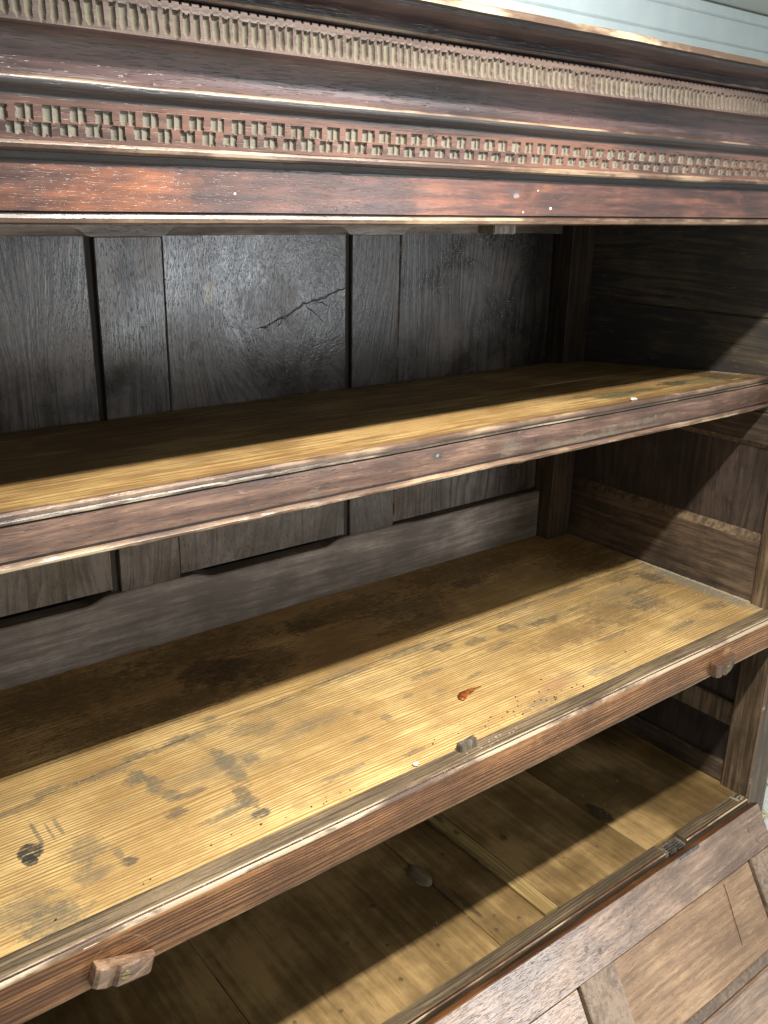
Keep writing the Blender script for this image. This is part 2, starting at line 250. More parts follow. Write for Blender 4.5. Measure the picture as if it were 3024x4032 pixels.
# ------------------------------------------------------------------ object helpers
ROOT = Vector((.43, .35, -1.75))
def mesh_obj(name, verts, faces, mats, midx=None, parent=None, org=ROOT, angle=32, label=None, cav=None):
    me = bpy.data.meshes.new(name)
    me.from_pydata([tuple((Vector(v)-org)*K) for v in verts], [], faces)
    for m in (mats if isinstance(mats, (list, tuple)) else [mats]): me.materials.append(m)
    if midx: me.polygons.foreach_set('material_index', midx)
    bm = bmesh.new(); bm.from_mesh(me); bmesh.ops.recalc_face_normals(bm, faces=bm.faces); bm.to_mesh(me); bm.free()
    me.polygons.foreach_set('use_smooth', [True]*len(me.polygons)); me.set_sharp_from_angle(angle=math.radians(angle))
    if cav is not None:
        at = me.attributes.new('cavity', 'FLOAT', 'POINT'); at.data.foreach_set('value', cav)
    o = bpy.data.objects.new(name, me); COL.objects.link(o)
    if parent is not None: o.parent = parent
    else: o.location = org*K
    if label: o['label'] = label
    return o
def wobble(p, amt, s):
    q = Vector(p)
    v = noise.noise_vector(q*3.1+Vector((s, s*1.7, 0)))*amt + noise.noise_vector(q*17+Vector((0, s, s*2.3)))*amt*.35
    return q+v
def extr(name, parent, prof, axis, a0, a1, mats, midx=None, n=30, wob=.0012, angle=32, seed=None, tf=None, label=None, org=ROOT, nick=()):
    """extrude a closed profile along an axis; profile plane: X->(Y,Z) Y->(X,Z) Z->(X,Y)"""
    seed = random.uniform(0, 90) if seed is None else seed
    V = []; F = []; MI = []; m = len(prof)
    for i in range(n+1):
        a = a0+(a1-a0)*i/n
        for j, (u, v) in enumerate(prof):
            p = {'X': (a, u, v), 'Y': (u, a, v), 'Z': (u, v, a)}[axis]
            q = wobble(p, wob, seed)
            if j in nick:
                k = max(0, noise.noise(Vector((a*23, seed, j)))-.25)*.006
                q += Vector((0, k*.4, -k)) if axis == 'X' else Vector((0, 0, -k))
            V.append(tf(q) if tf else q)
    for i in range(n):
        for j in range(m):
            k = (j+1) % m
            F.append((i*m+j, i*m+k, (i+1)*m+k, (i+1)*m+j)); MI.append(midx[j] if midx else 0)
    F.append(tuple(range(m))); F.append(tuple(n*m+j for j in range(m))); MI += [0, 0]
    return mesh_obj(name, V, F, mats, MI, parent, org, angle, label)
def rrect(u0, u1, v0, v1, b=.003):
    """rounded rectangle from (u0,v0); edges: 0 bottom 1 br 2 right 3 tr 4 top 5 tl 6 left 7 bl"""
    return [(u0+b, v0), (u1-b, v0), (u1, v0+b), (u1, v1-b), (u1-b, v1), (u0+b, v1), (u0, v1-b), (u0, v0+b)]
def plank(name, parent, x0, x1, y0, y1, z0, z1, mat, axis='X', b=.0025, edge=None, edges=(1, 3, 5, 7), **kw):
    A = {'X': ((y0, y1), (z0, z1), x0, x1), 'Y': ((x0, x1), (z0, z1), y0, y1), 'Z': ((x0, x1), (y0, y1), z0, z1)}[axis]
    mi = [1 if (edge and j in edges) else 0 for j in range(8)]
    return extr(name, parent, rrect(*A[0], *A[1], b), axis, A[2], A[3], [mat, edge] if edge else [mat], mi, **kw)

def empty(name, loc, label, cat, group=None):
    o = bpy.data.objects.new(name, None); COL.objects.link(o); o.location = Vector(loc)*K; o.empty_display_size = .1
    o['label'] = label; o['category'] = cat
    if group: o['group'] = group
    return o

# ------------------------------------------------------------------ the room
FLZ = -1.75
def sheet(name, x0, x1, y0, y1, z, mat):
    o = mesh_obj(name, [(x0,y0,z),(x1,y0,z),(x1,y1,z),(x0,y1,z)], [(0,1,2,3)], mat, org=Vector((0,0,0))); o['kind'] = 'structure'; return o
T = NT('speckled_floor'); P = T.n('TexCoord').outputs['Object']
vz = T.n('TexVoronoi', {'Vector': P, 'Scale': 38.}).outputs['Color']
T.put(T.bsdf.inputs['Base Color'], T.mix(T.ss(T.noise(P, 45, 4, .7), .46, .6), (.70,.72,.68), T.mix(.4, (.12,.14,.14), vz)))
T.bsdf.inputs['Roughness'].default_value = .5
sheet('floor', -4, 6, -5, 2.68, FLZ, T.m)
M_paint = plain('pale_blue_grey_paint', (.62,.67,.65), .5, 0, .06, 8, (.57,.63,.62))
M_ceil = plain('beige_ceiling_paint', (.60,.59,.53), .8, 0, .05, 6, (.58,.57,.51))
WY = 2.6
wall = mesh_obj('wall', [(-4,WY+.05,FLZ),(6,WY+.05,FLZ),(6,WY+.05,1.16),(-4,WY+.05,1.16),(-4,WY+.09,FLZ),(6,WY+.09,FLZ),(6,WY+.09,1.16),(-4,WY+.09,1.16)],
    [(0,1,2,3),(4,5,6,7),(0,1,5,4),(2,3,7,6),(0,3,7,4),(1,2,6,5)], M_paint, org=Vector((0,0,0))); wall['kind'] = 'structure'
z = .952
zs = [1.150, 1.087]
while z > FLZ: zs.append(z); z -= .137
for hi, lo in zip(zs[:-1], zs[1:]):
    if lo < FLZ: break
    extr('wall_plank', wall, [(WY, lo+.012), (WY+.012, lo+.0018), (WY+.048, lo+.002), (WY+.048, hi), (WY+.006, hi), (WY, hi-.006)], 'X', -3.9, 5.9, [M_paint], n=6, wob=.0006, org=Vector((0,0,0)))
cl = mesh_obj('ceiling', [(-4,-5,1.16),(6,-5,1.16),(6,2.68,1.16),(-4,2.68,1.16),(-4,-5,1.2),(6,-5,1.2),(6,2.68,1.2),(-4,2.68,1.2)],
    [(0,1,2,3),(4,5,6,7),(0,1,5,4),(2,3,7,6),(0,3,7,4),(1,2,6,5)], M_ceil, org=Vector((0,0,0))); cl['kind'] = 'structure'

# ------------------------------------------------------------------ the cupboard
CUP = empty('press_cupboard', ROOT, 'antique dark oak press cupboard standing open with pale shelves, carved cornice and dropped lower door', 'cupboard')
XL, XR = -.50, 1.3594                      # clear opening between the front posts
D = .695
# front posts, corner posts
for x0, x1 in ((XR, 1.45), (-.59, XL)):
    q = plank('front_post', CUP, x0, x1, .001, .08, FLZ, 0, M_post, 'Z', b=.005, edge=M_worn, edges=(7, 1), n=40)
for x0, x1 in ((1.285, 1.3694), (-.511, -.425)):
    plank('corner_post', CUP, x0, x1, .645, .74, FLZ, .12, M_cpost, 'Z', b=.003, n=40)
# upper back rail with the arched under-edge between the muntins
def topz(x):
    for m0, m1 in ((.07, .212), (.629, .7725), (-.49, -.345), (1.20, 1.36)):
        if m0-.03 < x < m1+.03:
            t = max(0, (m0-x)/.03, (x-m1)/.03)
            return -.0417+.0165*math.sin(min(1, t)*math.pi/2)
    return -.0252
V = []; F = []; nx = 220
for i in range(nx+1):
    x = XL+(1.285-XL)*i/nx; zz = topz(x)+noise.noise((x*9, 0, 3))*.0012
    V += [(x, .683, zz), (x, .683, .12), (x, .715, .12), (x, .715, -.0405), (x, .6945, -.0412)]
for i in range(nx):
    for j in range(5): F.append((i*5+j, i*5+(j+1) % 5, i*5+5+(j+1) % 5, i*5+5+j))
F += [tuple(range(5)), tuple(nx*5+j for j in range(5))]
mesh_obj('back_rail', V, F, M_backr, None, CUP)
# worm holes in that rail
# lower back rail, its top edge cut down in front of each panel
V = []; F = []
for i in range(nx+1):
    x = XL+(1.285-XL)*i/nx
    d = min(abs(x-.148)-.09, abs(x-.708)-.09, abs(x+.41)-.09)
    t = min(1, max(0, d/.05)); zz = -.7175-.0125*t*t*(3-2*t)*(1 if x < .70 else .35)+noise.noise((x*7, 5, 3))*.0022
    V += [(x, .696, -.87), (x, .690+noise.noise((x*4, 1, 1))*.001, -.85), (x, .690, zz-.003), (x, .693, zz), (x, .73, zz), (x, .73, -.87)]
for i in range(nx):
    for j in range(6): F.append((i*6+j, i*6+(j+1) % 6, i*6+6+(j+1) % 6, i*6+6+j))
F += [tuple(range(6)), tuple(nx*6+j for j in range(6))]
mesh_obj('back_rail', V, F, M_backr, None, CUP, label='lower back rail with a wavy hewn top edge')
for x0, x1 in ((.084, .212), (.6425, .7725), (-.475, -.347)):
    plank('back_muntin', CUP, x0, x1, .695, .722, -.7185, -.043, M_back, 'Z', b=.0018, n=40, wob=.0013)
for x0, x1, yy in ((-.345, .0695, .6985), (.2125, .6285, .697), (.773, 1.279, .699)):
    plank('back_panel', CUP, x0, x1, yy, yy+.016, -.7105, -.01, M_backs if .1 < x0 < .5 else M_back, 'Z', b=.0065 if x0 > .7 else .0022, edge=M_worn2 if x0 > .7 else M_bead, edges=(7,) if x0 > .7 else (1,), n=50, wob=.0016)
for x0, x1 in ((.0650, .0900), (.6245, .6480), (-.49, -.47)):
    plank('panel_groove', CUP, x0, x1, .7035, .7165, -.7180, -.02, M_void, 'Z', n=10, wob=.0006)
plank('back_board', CUP, -.55, 1.40, .752, .77, FLZ+.05, .2, M_void, 'X', n=4, wob=0)
# the long split running across the middle back panel
paths = ([(.405,-.222),(.43,-.219),(.45,-.209),(.475,-.202),(.495,-.193),(.520,-.178),(.545,-.173),(.575,-.166),(.60,-.158),(.628,-.150)],
         [(.522,-.180),(.536,-.192),(.556,-.205),(.575,-.222)], [(.47,-.204),(.462,-.216),(.452,-.221)], [(.548,-.173),(.566,-.178),(.590,-.188)])
V = []; F = []
for pi, path in enumerate(paths):
    dense = []
    for p, q in zip(path[:-1], path[1:]):
        for k in range(3): dense.append((p[0]+(q[0]-p[0])*k/3, p[1]+(q[1]-p[1])*k/3))
    dense.append(path[-1]); b0 = len(V)
    for i, (x, zz) in enumerate(dense):
        e = min(1, i/3, (len(dense)-1-i)/3+.15)
        wd = (.0007+.0016*abs(math.sin(i*.55)))*e*(1 if pi == 0 else .45)
        zz += random.uniform(-.0022, .0022)
        V += [(x, .6952, zz+wd), (x, .6948, zz-wd*.3), (x, .6952, zz-wd*1.2)]
    for i in range(len(dense)-1):
        for j in range(2): F.append((b0+i*3+j, b0+i*3+j+1, b0+i*3+4+j, b0+i*3+3+j))
mesh_obj('panel_split', V, F, [M_black], None, CUP, angle=10)

# right and left sides: framed panels
SX = 1.3713
for sgn, sx in ((1, SX), (-1, -.512)):
    def sd(a, b): return (min(sx+sgn*a, sx+sgn*b), max(sx+sgn*a, sx+sgn*b))
    x0, x1 = sd(0, .045)
    def srail(z0, z1, bt, bb, mt):         # rail with chamfers at top and bottom facing the inside
        pr = [(sx, z0+bb), (sx, z1-bt), (sx+sgn*bt*.8, z1), (sx+sgn*.045, z1), (sx+sgn*.045, z0), (sx+sgn*bb*.8, z0)]
        extr('side_rail', CUP, pr, 'Y', .08, .70, [mt, M_post], [0, 1, 0, 0, 0, 1], n=24, wob=.0012)
    srail(-.868, -.686, .018, .002, M_side)
    srail(-.487, -.405, .002, .014, M_side)
    srail(-1.192, -1.128, .004, .004, M_post)
    srail(-1.40, -1.30, .003, .003, M_side)
    a0, a1 = sd(.014, .03)
    for z0, z1 in ((-.70, -.475), (-1.31, -1.18), (-1.14, -.86)):
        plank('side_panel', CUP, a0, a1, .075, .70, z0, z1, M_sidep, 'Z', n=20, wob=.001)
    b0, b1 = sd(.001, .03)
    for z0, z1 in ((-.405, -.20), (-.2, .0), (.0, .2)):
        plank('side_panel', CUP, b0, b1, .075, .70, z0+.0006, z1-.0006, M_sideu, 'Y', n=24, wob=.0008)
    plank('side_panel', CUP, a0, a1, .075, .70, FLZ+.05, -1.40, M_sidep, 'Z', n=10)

# upper shelf
SH = plank('shelf', CUP, -.51, 1.3705, .12, .156, -.3946, -.3206, M_shelf, 'X', n=4) ; bpy.data.objects.remove(SH)
ytop, zt, zb = .12, -.3206, -.3946
prof = [(.156, zb), (.128, zb), (.1205, zb+.0015), (.1155, zb+.0045), (.1145, zb+.008), (.117, zb+.0105), (.1215, zb+.0118), (.1212, zb+.014),
        (.12, zb+.016), (.12, zt-.0165), (.1215, zt-.0150), (.1175, zt-.0135), (.1168, zt-.0105), (.1185, zt-.0085), (.1175, zt-.0065), (.1172, zt-.003), (.1205, zt), (.126, zt+.0003), (.131, zt-.0028), (.156, zt-.0035)]
mi = [0, 3, 3, 1, 3, 3, 2, 2, 0, 2, 3, 1, 2, 3, 3, 3, 3, 2, 4, 4]
SH = extr('shelf', CUP, prof, 'X', -.511, 1.3705, [M_shelf, M_worn, M_black, M_bead, M_pale2], mi, n=140, wob=.0016, label='upper shelf with a beaded reddish front edge', nick=(2, 3, 4, 16, 17))
def tilt(q):
    return Vector((q.x, q.y, q.z-.0449*max(0, (q.y-.13))/.575))
for y0, y1 in ((.1565, .40), (.4006, .694)):
    extr('shelf_board', SH, rrect(y0, y1, zt-.026, zt-.0022, .0015), 'X', -.511, 1.3708, [M_pale2], n=60, wob=.0012, tf=tilt)

# middle rail and the lower shelf
zt, zb = -.85, -.925
prof = [(.004, zb), (.041, zb), (.041, zt-.0005), (.0085, zt+.0002), (.0065, zt-.0006), (.0052, zt-.0026), (.0038, zt-.0016), (.0016, zt-.0022), (.0003, zt-.0048), (0, zt-.0075), (0, zb+.004), (.0013, zb+.0013)]
mi = [0, 0, 2, 1, 3, 3, 1, 1, 1, 0, 1, 1]
MR = extr('middle_rail', CUP, prof, 'X', -.51, 1.45, [M_mid, M_worn, M_strip, M_mould], mi, n=160, wob=.0010, nick=(7, 8))
LS = empty('lower_shelf', (0, 0, 0), 'x', 'x'); bpy.data.objects.remove(LS)
def jy(x): return .322+.062*min(1, max(0, (x+.27)/1.0))
V = []; F = []
LS = None
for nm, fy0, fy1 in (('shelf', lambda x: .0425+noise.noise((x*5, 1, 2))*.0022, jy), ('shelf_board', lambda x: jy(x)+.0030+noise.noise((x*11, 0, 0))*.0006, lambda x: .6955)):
    V = []; F = []; nx, ny = 120, 16
    for i in range(nx+1):
        x = -.511+(1.3708+.511)*i/nx
        for j in range(ny+1):
            y = fy0(x)+(fy1(x)-fy0(x))*j/ny
            e = .0014 if j in (0, ny) else 0
            V.append((x, y, -.8512-e+noise.noise((x*2.2, y*5, 3))*.0012))
    m = ny+1; nb = len(V)
    for i in range(nx):
        for j in range(ny): F.append((i*m+j, i*m+j+1, (i+1)*m+j+1, (i+1)*m+j))
    rim = [i*m for i in range(nx+1)]+[nx*m+j for j in range(1, m)]+[i*m+ny for i in range(nx-1, -1, -1)]+[j for j in range(ny-1, 0, -1)]
    base = len(V)
    for r in rim: V.append((V[r][0], V[r][1], -.874))
    for k in range(len(rim)): F.append((rim[k], rim[(k+1) % len(rim)], base+(k+1) % len(rim), base+k))
    F.append(tuple(base+k for k in range(len(rim))))
    if LS is None: LS = mesh_obj('shelf', V, F, M_pale, None, CUP, label='wide pale yellow oak lower shelf with stained boards')
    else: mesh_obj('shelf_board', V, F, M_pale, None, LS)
# dust line where the shelf meets the side
def dustline(pts, r, parent, name='dust_line'):
    V = []; F = []
    for i in range(61):
        t = i/60*(len(pts)-1); k = min(int(t), len(pts)-2); p = Vector(pts[k]).lerp(Vector(pts[k+1]), t-k)
        w_ = r*(.35+.9*abs(noise.noise((i*.31, r*99, 2))))
        for dx, dz in ((-w_*2.2, -.0012), (-w_, w_*.35), (w_*.2, w_*.7), (w_, w_*.2)): V.append(p+Vector((dx, 0, dz)))
    for i in range(60):
        for j in range(3): F.append((i*4+j, i*4+j+1, i*4+5+j, i*4+4+j))
    o = mesh_obj(name, V, F, M_dirt, None, parent, angle=80); o['kind'] = 'stuff'
dustline([(1.367, .085, -.8505), (1.367, .41, -.8505)], .0030, LS)
dustline([(1.366, .19, -.3265), (1.366, .27, -.332)], .0016, SH)

# wooden stops
def block(name, parent, x0, x1, y0, y1, z0, z1, mat, b=.003, top=0):
    V = [(x0,y0,z0),(x1,y0,z0),(x1,y1,z0),(x0,y1,z0),(x0+b,y0+b,z1-top),(x1-b,y0+b,z1),(x1-b,y1-b*.5,z1),(x0+b,y1-b*.5,z1-top)]
    me = bmesh.new(); vs = [me.verts.new((Vector(v)-ROOT)*K) for v in V]
    for f in ((0,1,2,3),(4,5,6,7),(0,1,5,4),(1,2,6,5),(2,3,7,6),(3,0,4,7)): me.faces.new([vs[i] for i in f])
    bmesh.ops.recalc_face_normals(me, faces=me.faces)
    bmesh.ops.bevel(me, geom=me.edges[:], offset=.0016*K, segments=2, affect='EDGES')
    m = bpy.data.meshes.new(name); me.to_mesh(m); me.free(); m.materials.append(mat)
    o = bpy.data.objects.new(name, m); COL.objects.link(o); o.parent = parent; return o
block('door_stop', CUP, .392, .433, .0275, .0425, -.853, -.8345, M_stop, .002, .003)
block('door_stop', CUP, .388, .432, .016, .05, -.0125, .03, M_stop, .0005)

# turn buttons on the middle rail
def button(cx, cz, ang, L):
    h = .0150
    pr = [(-.5,0),(-.5,-.62),(-.44,-.80),(-.30,-.78),(-.24,-.70),(-.17,-.60),(-.12,-.86),(.10,-.84),(.22,-.72),(.46,-.42),(.5,-.30),(.5,0)]
    V = []; F = []; n = len(pr); rows = (-1, -.86, .86, 1)
    R = Matrix.Rotation(ang, 3, 'Y')
    for r in rows:
        for (u, v) in pr:
            k = .92 if abs(r) == 1 else 1
            p = R @ Vector((u*L*(.985 if abs(r) == 1 else 1), v*.0225*k, r*h+.0018*math.sin(u*9)))
            V.append(Vector((cx, -.0006, cz))+p)
    for i in range(3):
        for j in range(n): F.append((i*n+j, i*n+(j+1) % n, (i+1)*n+(j+1) % n, (i+1)*n+j))
    F += [tuple(range(n)), tuple(3*n+j for j in range(n))]
    o = mesh_obj('turn_button', V, F, M_button, None, CUP, angle=28)
    V = []; F = []
    for k, (yy, r_) in enumerate(((-.0182, .0072), (-.0196, .0072), (-.0204, .0061))):
        for i in range(16):
            a = i*math.pi/8; V.append(Vector((cx, 0, cz))+R @ Vector((-.02*L+r_*math.cos(a), yy, r_*math.sin(a))))
    for k in range(2):
        for i in range(16): F.append((k*16+i, k*16+(i+1) % 16, k*16+16+(i+1) % 16, k*16+16+i))
    F.append(tuple(32+i for i in range(16)))
    s = mesh_obj('screw', V, F, M_brass, None, o)
    sl = [(-.0068, -.0206, -.0008), (.0068, -.0206, -.0008), (.0068, -.0206, .0008), (-.0068, -.0206, .0008), (-.0068, -.0195, -.0008), (.0068, -.0195, -.0008), (.0068, -.0195, .0008), (-.0068, -.0195, .0008)]
    mesh_obj('screw_slot', [Vector((cx, 0, cz))+R @ Vector((a_-.02*L, b_, c_)) for a_, b_, c_ in sl], [(0,1,2,3),(0,1,5,4),(2,3,7,6),(0,3,7,4),(1,2,6,5)], M_black, None, o)
button(-.221, -.9085, math.radians(17), .084)
button(1.131, -.9035, math.radians(-5), .078)

# frieze rail and cornice
X0, X1 = -.66, 1.52
extr('frieze_rail', CUP, [(.014, -.0002), (.014, .075), (0, .075), (0, .0125), (.002, .0112), (-.0035, .0095), (-.0055, .006), (-.004, .002), (.001, 0)], 'X', -.59, 1.45,
     [M_frieze, M_worn2, M_black, M_bead], [0, 0, 0, 2, 2, 1, 3, 3, 0], n=150, wob=.0007, label='polished red brown rail with a beaded lower edge')
extr('cornice_moulding', CUP, [(.014, .056), (.014, .078), (-.008, .078), (-.0115, .0745), (-.0132, .0712), (-.0125, .0678), (-.0100, .0655), (-.0070, .0645), (-.006, .0615), (-.0035, .0585), (-.0012, .0575), (-.0012, .0560)], 'X', X0, X1,
     [M_mould, M_worn2, M_black, M_bead], [0, 0, 0, 3, 1, 1, 2, 2, 2, 2, 2, 0], n=150, wob=.0007, label='narrow lower bead moulding above the rail')
def heightband(name, zb, zt, yf, pitch, nu, nv, depth, mat, x0=X0, x1=X1, back=.02, **kw):
    """carved strip: a grid over (x,z) whose vertices sink in by depth(i,u,v)"""
    n = int((x1-x0)/pitch); V = []; C = []; F = []
    cols = n*nu+1
    for c_ in range(cols):
        i = min(c_//nu, n-1); u = (c_-i*nu)/nu
        x = x0+pitch*(i+u)
        for r_ in range(nv+1):
            v = r_/nv
            d, cv, dx, dv = depth(i, u, v)
            y = yf(v)
            V.append((x+dx, y+d+noise.noise((x*6, v*2, 1))*.0006, zb+(zt-zb)*(v+dv))); C.append(cv)
    m = nv+1
    for c_ in range(cols-1):
        for r_ in range(nv): F.append((c_*m+r_, c_*m+r_+1, (c_+1)*m+r_+1, (c_+1)*m+r_))
    b = len(V)
    for c_ in (0, cols-1):
        for r_ in (0, nv): V.append((V[c_*m+r_][0], back, V[c_*m+r_][2])); C.append(0)
    top = [c_*m+nv for c_ in range(cols)]; bot = [c_*m for c_ in range(cols)]
    F.append(tuple(top)+(b+3, b+1)); F.append(tuple(bot)+(b+2, b))
    F.append(tuple(range(m))+(b+1, b)); F.append(tuple((cols-1)*m+r_ for r_ in range(m))+(b+3, b+2)); F.append((b, b+1, b+3, b+2))
    return mesh_obj(name, V, F, mat, None, CUP, cav=C, angle=50, **kw)
rnd = random.Random(3)
JF = [[rnd.uniform(-1, 1) for _ in range(6)] for _ in range(400)]
def flute(i, u, v):
    j = JF[i]
    hw = .31+.05*j[0]+.02*math.sin(v*17+i*1.9); lo = .07+.05*j[1]; hi = .74+.04*j[2]; uc = .5+.07*j[3]+.03*math.sin(v*7+i)
    t = (u-uc)/hw; d = 0; cv = 0
    if v < lo+.16:                                      # rounded foot
        k = (lo+.16-v)/.16; inside = t*t+k*k < 1 and v >= lo-.02
    else: inside = abs(t) < 1
    lip = hi+.07*(1-min(1, abs(u-.5)*2)**2)*-1+.045     # scalloped lip that hangs over the head of the flute
    if inside and v < lip:
        k = max(0, (lo+.16-v)/.16); s = max(0, 1-t*t-k*k)
        d = (.0030+.0006*j[4])*s**.5+.0006; cv = .45+.55*s**.5
    if v > lip and v < lip+.05: d = -.0006
    if v > .93 and (u < .14 or u > .86): d = .0042; cv = 0
    if v > .985 and d == 0: d = .0005
    return d, cv, 0, 0
# visible heights (survey): flutes .1605 -> .193
heightband('fluted_band', .1668, .2000, lambda v: -.045+.002*v, .01045, 14, 26, flute, M_carve, back=-.03, label='strip of carved upright flutes filled with pale dust')
JC = [[rnd.uniform(-1, 1) for _ in range(8)] for _ in range(300)]
def chequer(i, u, v):
    d = 0; cv = 0
    for row, (v0, v1, off) in enumerate(((.13, .41, .42), (.475, .80, 0))):
        w_ = (u+off) % 1; ii = i+(1 if u+off >= 1 else 0); j = JC[(ii+row*150) % 300]
        a, mdl, b_ = .04+.035*j[0]+.012*math.sin(v*19+i*2.3), .37+.03*j[1], .69+.045*j[2]+.012*math.sin(v*23+i*1.7)
        lo, hi = v0+.028*j[3]+.008*math.sin(u*15+i), v1+.022*j[4]+.005*math.sin(u*13+i*3)
        if lo < v < hi:
            if a < w_ < mdl-.018: d = .0022+.0010*math.sin((w_-a)/(mdl-a)*3.1)+.0006*j[6]; cv = 1
            elif mdl+.018 < w_ < b_: d = .0013+.0022*(w_-mdl)/(b_-mdl)+.0006*j[5]; cv = 1
            elif a < w_ < b_: d = .0002; cv = .25
    return d, cv, 0, 0
heightband('chequer_band', .0745, .1105, lambda v: -.0118-.002*v, .02425, 30, 24, chequer, M_carve2, back=.012, label='strip carved with two rows of paired square notches')
# bead and hollow above the chequer
hol = [(.012, .109), (-.0122, .1098), (-.0122, .1135), (-.0160, .1175), (-.0190, .1190), (-.0212, .1215), (-.0214, .1255), (-.0195, .1282), (-.0180, .1293)]
for k in range(1, 11):
    a = k/10*math.pi/2
    hol.append((-.0165-.0225*(1-math.cos(a))-.003*k/10, .1312+.0350*math.sin(a)**1.15))
hol += [(-.0445, .1683), (-.0445, .1690), (-.02, .1695), (.012, .168)]
extr('hollow_moulding', CUP, hol, 'X', X0, X1, [M_mould, M_worn2, M_black], [2, 2, 2, 0, 2, 2, 1, 0]+[0]*(len(hol)-8), n=150, wob=.0008, angle=40, label='dark concave moulding with a rubbed bead below it')
# crown above the flutes
cr = [(-.015, .1996), (-.0365, .1999), (-.0355, .2014), (-.0405, .2022), (-.0450, .2038), (-.0470, .2062), (-.0450, .2080), (-.041, .2088), (-.0415, .2106)]
for k in range(1, 13):
    t = k/12; cr.append((-.0430-.031*(t-.13*math.sin(2*math.pi*t)), .2112+.0175*t))
cr += [(-.076, .2290), (-.0785, .2306), (-.0790, .2370), (-.0765, .2390), (-.015, .2398)]
nn = len(cr)
extr('crown_moulding', CUP, cr, 'X', X0-.03, X1+.03, [M_mould, M_worn2, M_black, M_worn], [0, 2, 2, 0, 1, 1, 1, 2]+[0]*(nn-8-6)+[2, 2, 3, 3, 3, 0], n=170, wob=.0010, angle=40, nick=(nn-2, nn-3), label='top moulding with a worn chipped upper edge')
plank('top_board', CUP, -.58, 1.44, -.019, .75, .205, .228, M_black, 'X', n=10)
for x0 in (-.60, 1.42): plank('cornice_block', CUP, x0, x0+.04, .013, .75, .02, .204, M_mould, 'Y', n=6)

# bottom rail, floor boards
zl = -1.351
NX0, NX1 = 1.026, 1.105
for a, b_ in ((XL-.01, NX0), (NX1, XR-.001)):
    extr('bottom_rail' if a < 0 else 'bottom_rail_end', CUP, [(.001, -1.44), (.034, -1.44), (.034, zl-.001), (.030, zl), (.0065, zl), (.0052, zl-.0028), (.0036, zl-.0024), (.002, zl+.0002), (.0002, zl-.0014), (.0002, zl-.004)], 'X', a, b_,
         [M_strip, M_worn, M_dooredge], [0, 0, 0, 0, 2, 2, 2, 1, 1, 0], n=110 if a < 0 else 24, wob=.0009, nick=(7, 8))
HN = plank('hinge_notch', CUP, NX0+.0004, NX1-.0004, .001, .033, -1.44, zl-.010, M_stop, 'X', n=8, wob=.001)
for k in range(3): plank('hinge_leaf', HN, 1.047+k*.001, 1.094, .006+.007*k, .009+.007*k, zl-.012, zl-.0055, M_iron, 'X', b=.001, n=4, wob=.0004)
for k in range(2):
    plank('hinge_pin', HN, 1.04+.03*k, 1.062+.03*k, -.004, .003, zl-.011, zl-.005, M_iron, 'X', b=.002, n=4, wob=.0005)
fl = [(-.511, .0535, 0), (.0545, .5395, -.0012), (.5399, .666, -.0002), (.7085, 1.002, .001), (1.0026, 1.3702, 0)]
for x0, x1, dz in fl:
    plank('floor_board', CUP, x0, x1, .0345, .70, zl-.025, zl-.0015+dz, M_floor, 'Y', b=.0014, n=36, wob=.0013)
plank('cover_strip', CUP, .6665, .7035, .0345, .70, zl-.025, zl+.0045, M_strip2, 'Y', b=.0015, n=36, wob=.0010)
# raised knot in the floor board
V = []; F = []
for k, (s_, h_) in enumerate(((1, -.0012), (.93, .0004), (.5, .0007))):
    for i in range(20):
        a = i*math.pi/10; r_ = 1+.12*noise.noise((math.cos(a)*1.3, math.sin(a)*1.3, 4))
        V.append((.535+.021*s_*r_*math.cos(a), .279+.040*s_*r_*math.sin(a), zl-.0015+h_))
for k in range(2):
    for i in range(20): F.append((k*20+i, k*20+(i+1) % 20, k*20+20+(i+1) % 20, k*20+20+i))
F.append(tuple(40+i for i in range(20)))
mesh_obj('knot', V, F, wood('grey_knot', (.06,.045,.03), (.19,.15,.095), axis='Y', rough=.6, blotch=1.2), None, CUP, angle=60)
# carcass below
plank('plinth_board', CUP, XL, XR, .012, .032, FLZ+.06, -1.441, M_mould, 'X', n=20)

# the fall front, hung from the bottom rail and leaning outward
aD = math.atan2(.85, .53)
dd = Vector((0, -.53, -.85)).normalized(); dn = Vector((0, -.85, .53)).normalized(); O = Vector((0, -.022, zl))
def dt(q):                                  # door coordinates: x along, y down the leaf, z proud of its face
    return O+Vector((q.x, 0, 0))+dd*q.y+dn*q.z
def dpl(name, parent, x0, x1, s0, s1, n0, n1, mat, axis='X', **kw):
    return plank(name, parent, x0, x1, s0, s1, n0, n1, mat, axis, tf=dt, **kw)
DL, DRt = -.505, 1.3665
DOOR = dpl('drop_door', CUP, DL, DRt, 0.0002, .1015, -.025, 0, M_doorr, 'X', b=.0022, edge=M_dooredge, edges=(5, 6, 7), n=140, wob=.0013, label='panelled lower door hanging down open and leaning outward')
dpl('door_rail', DOOR, DL, DRt, .325, .425, -.025, 0, M_doorr, 'X', b=.0035, n=100, wob=.0014)
dpl('door_rail', DOOR, DL, DRt, .299, .3245, -.025, -.0045, M_doorm, 'X', b=.003, n=60, wob=.001, label='narrow sunk fillet along the bottom of the panels')
for x0, x1 in ((.6585, .764), (.100, .205)): dpl('door_muntin', DOOR, x0, x1, .1025, .2985, -.025, -.0008, M_doorm, 'Y', b=.0022, n=24, wob=.001)
for x0, x1 in ((1.2725, DRt), (DL, -.41)): dpl('door_stile', DOOR, x0, x1, .1018, .3245, -.025, .0003, M_doorm, 'Y', b=.0025, n=24, wob=.001)
dpl('door_panel', DOOR, .7645, 1.2635, .1022, .2988, -.018, -.0045, M_doorp, 'X', b=.003, n=40, wob=.0018)
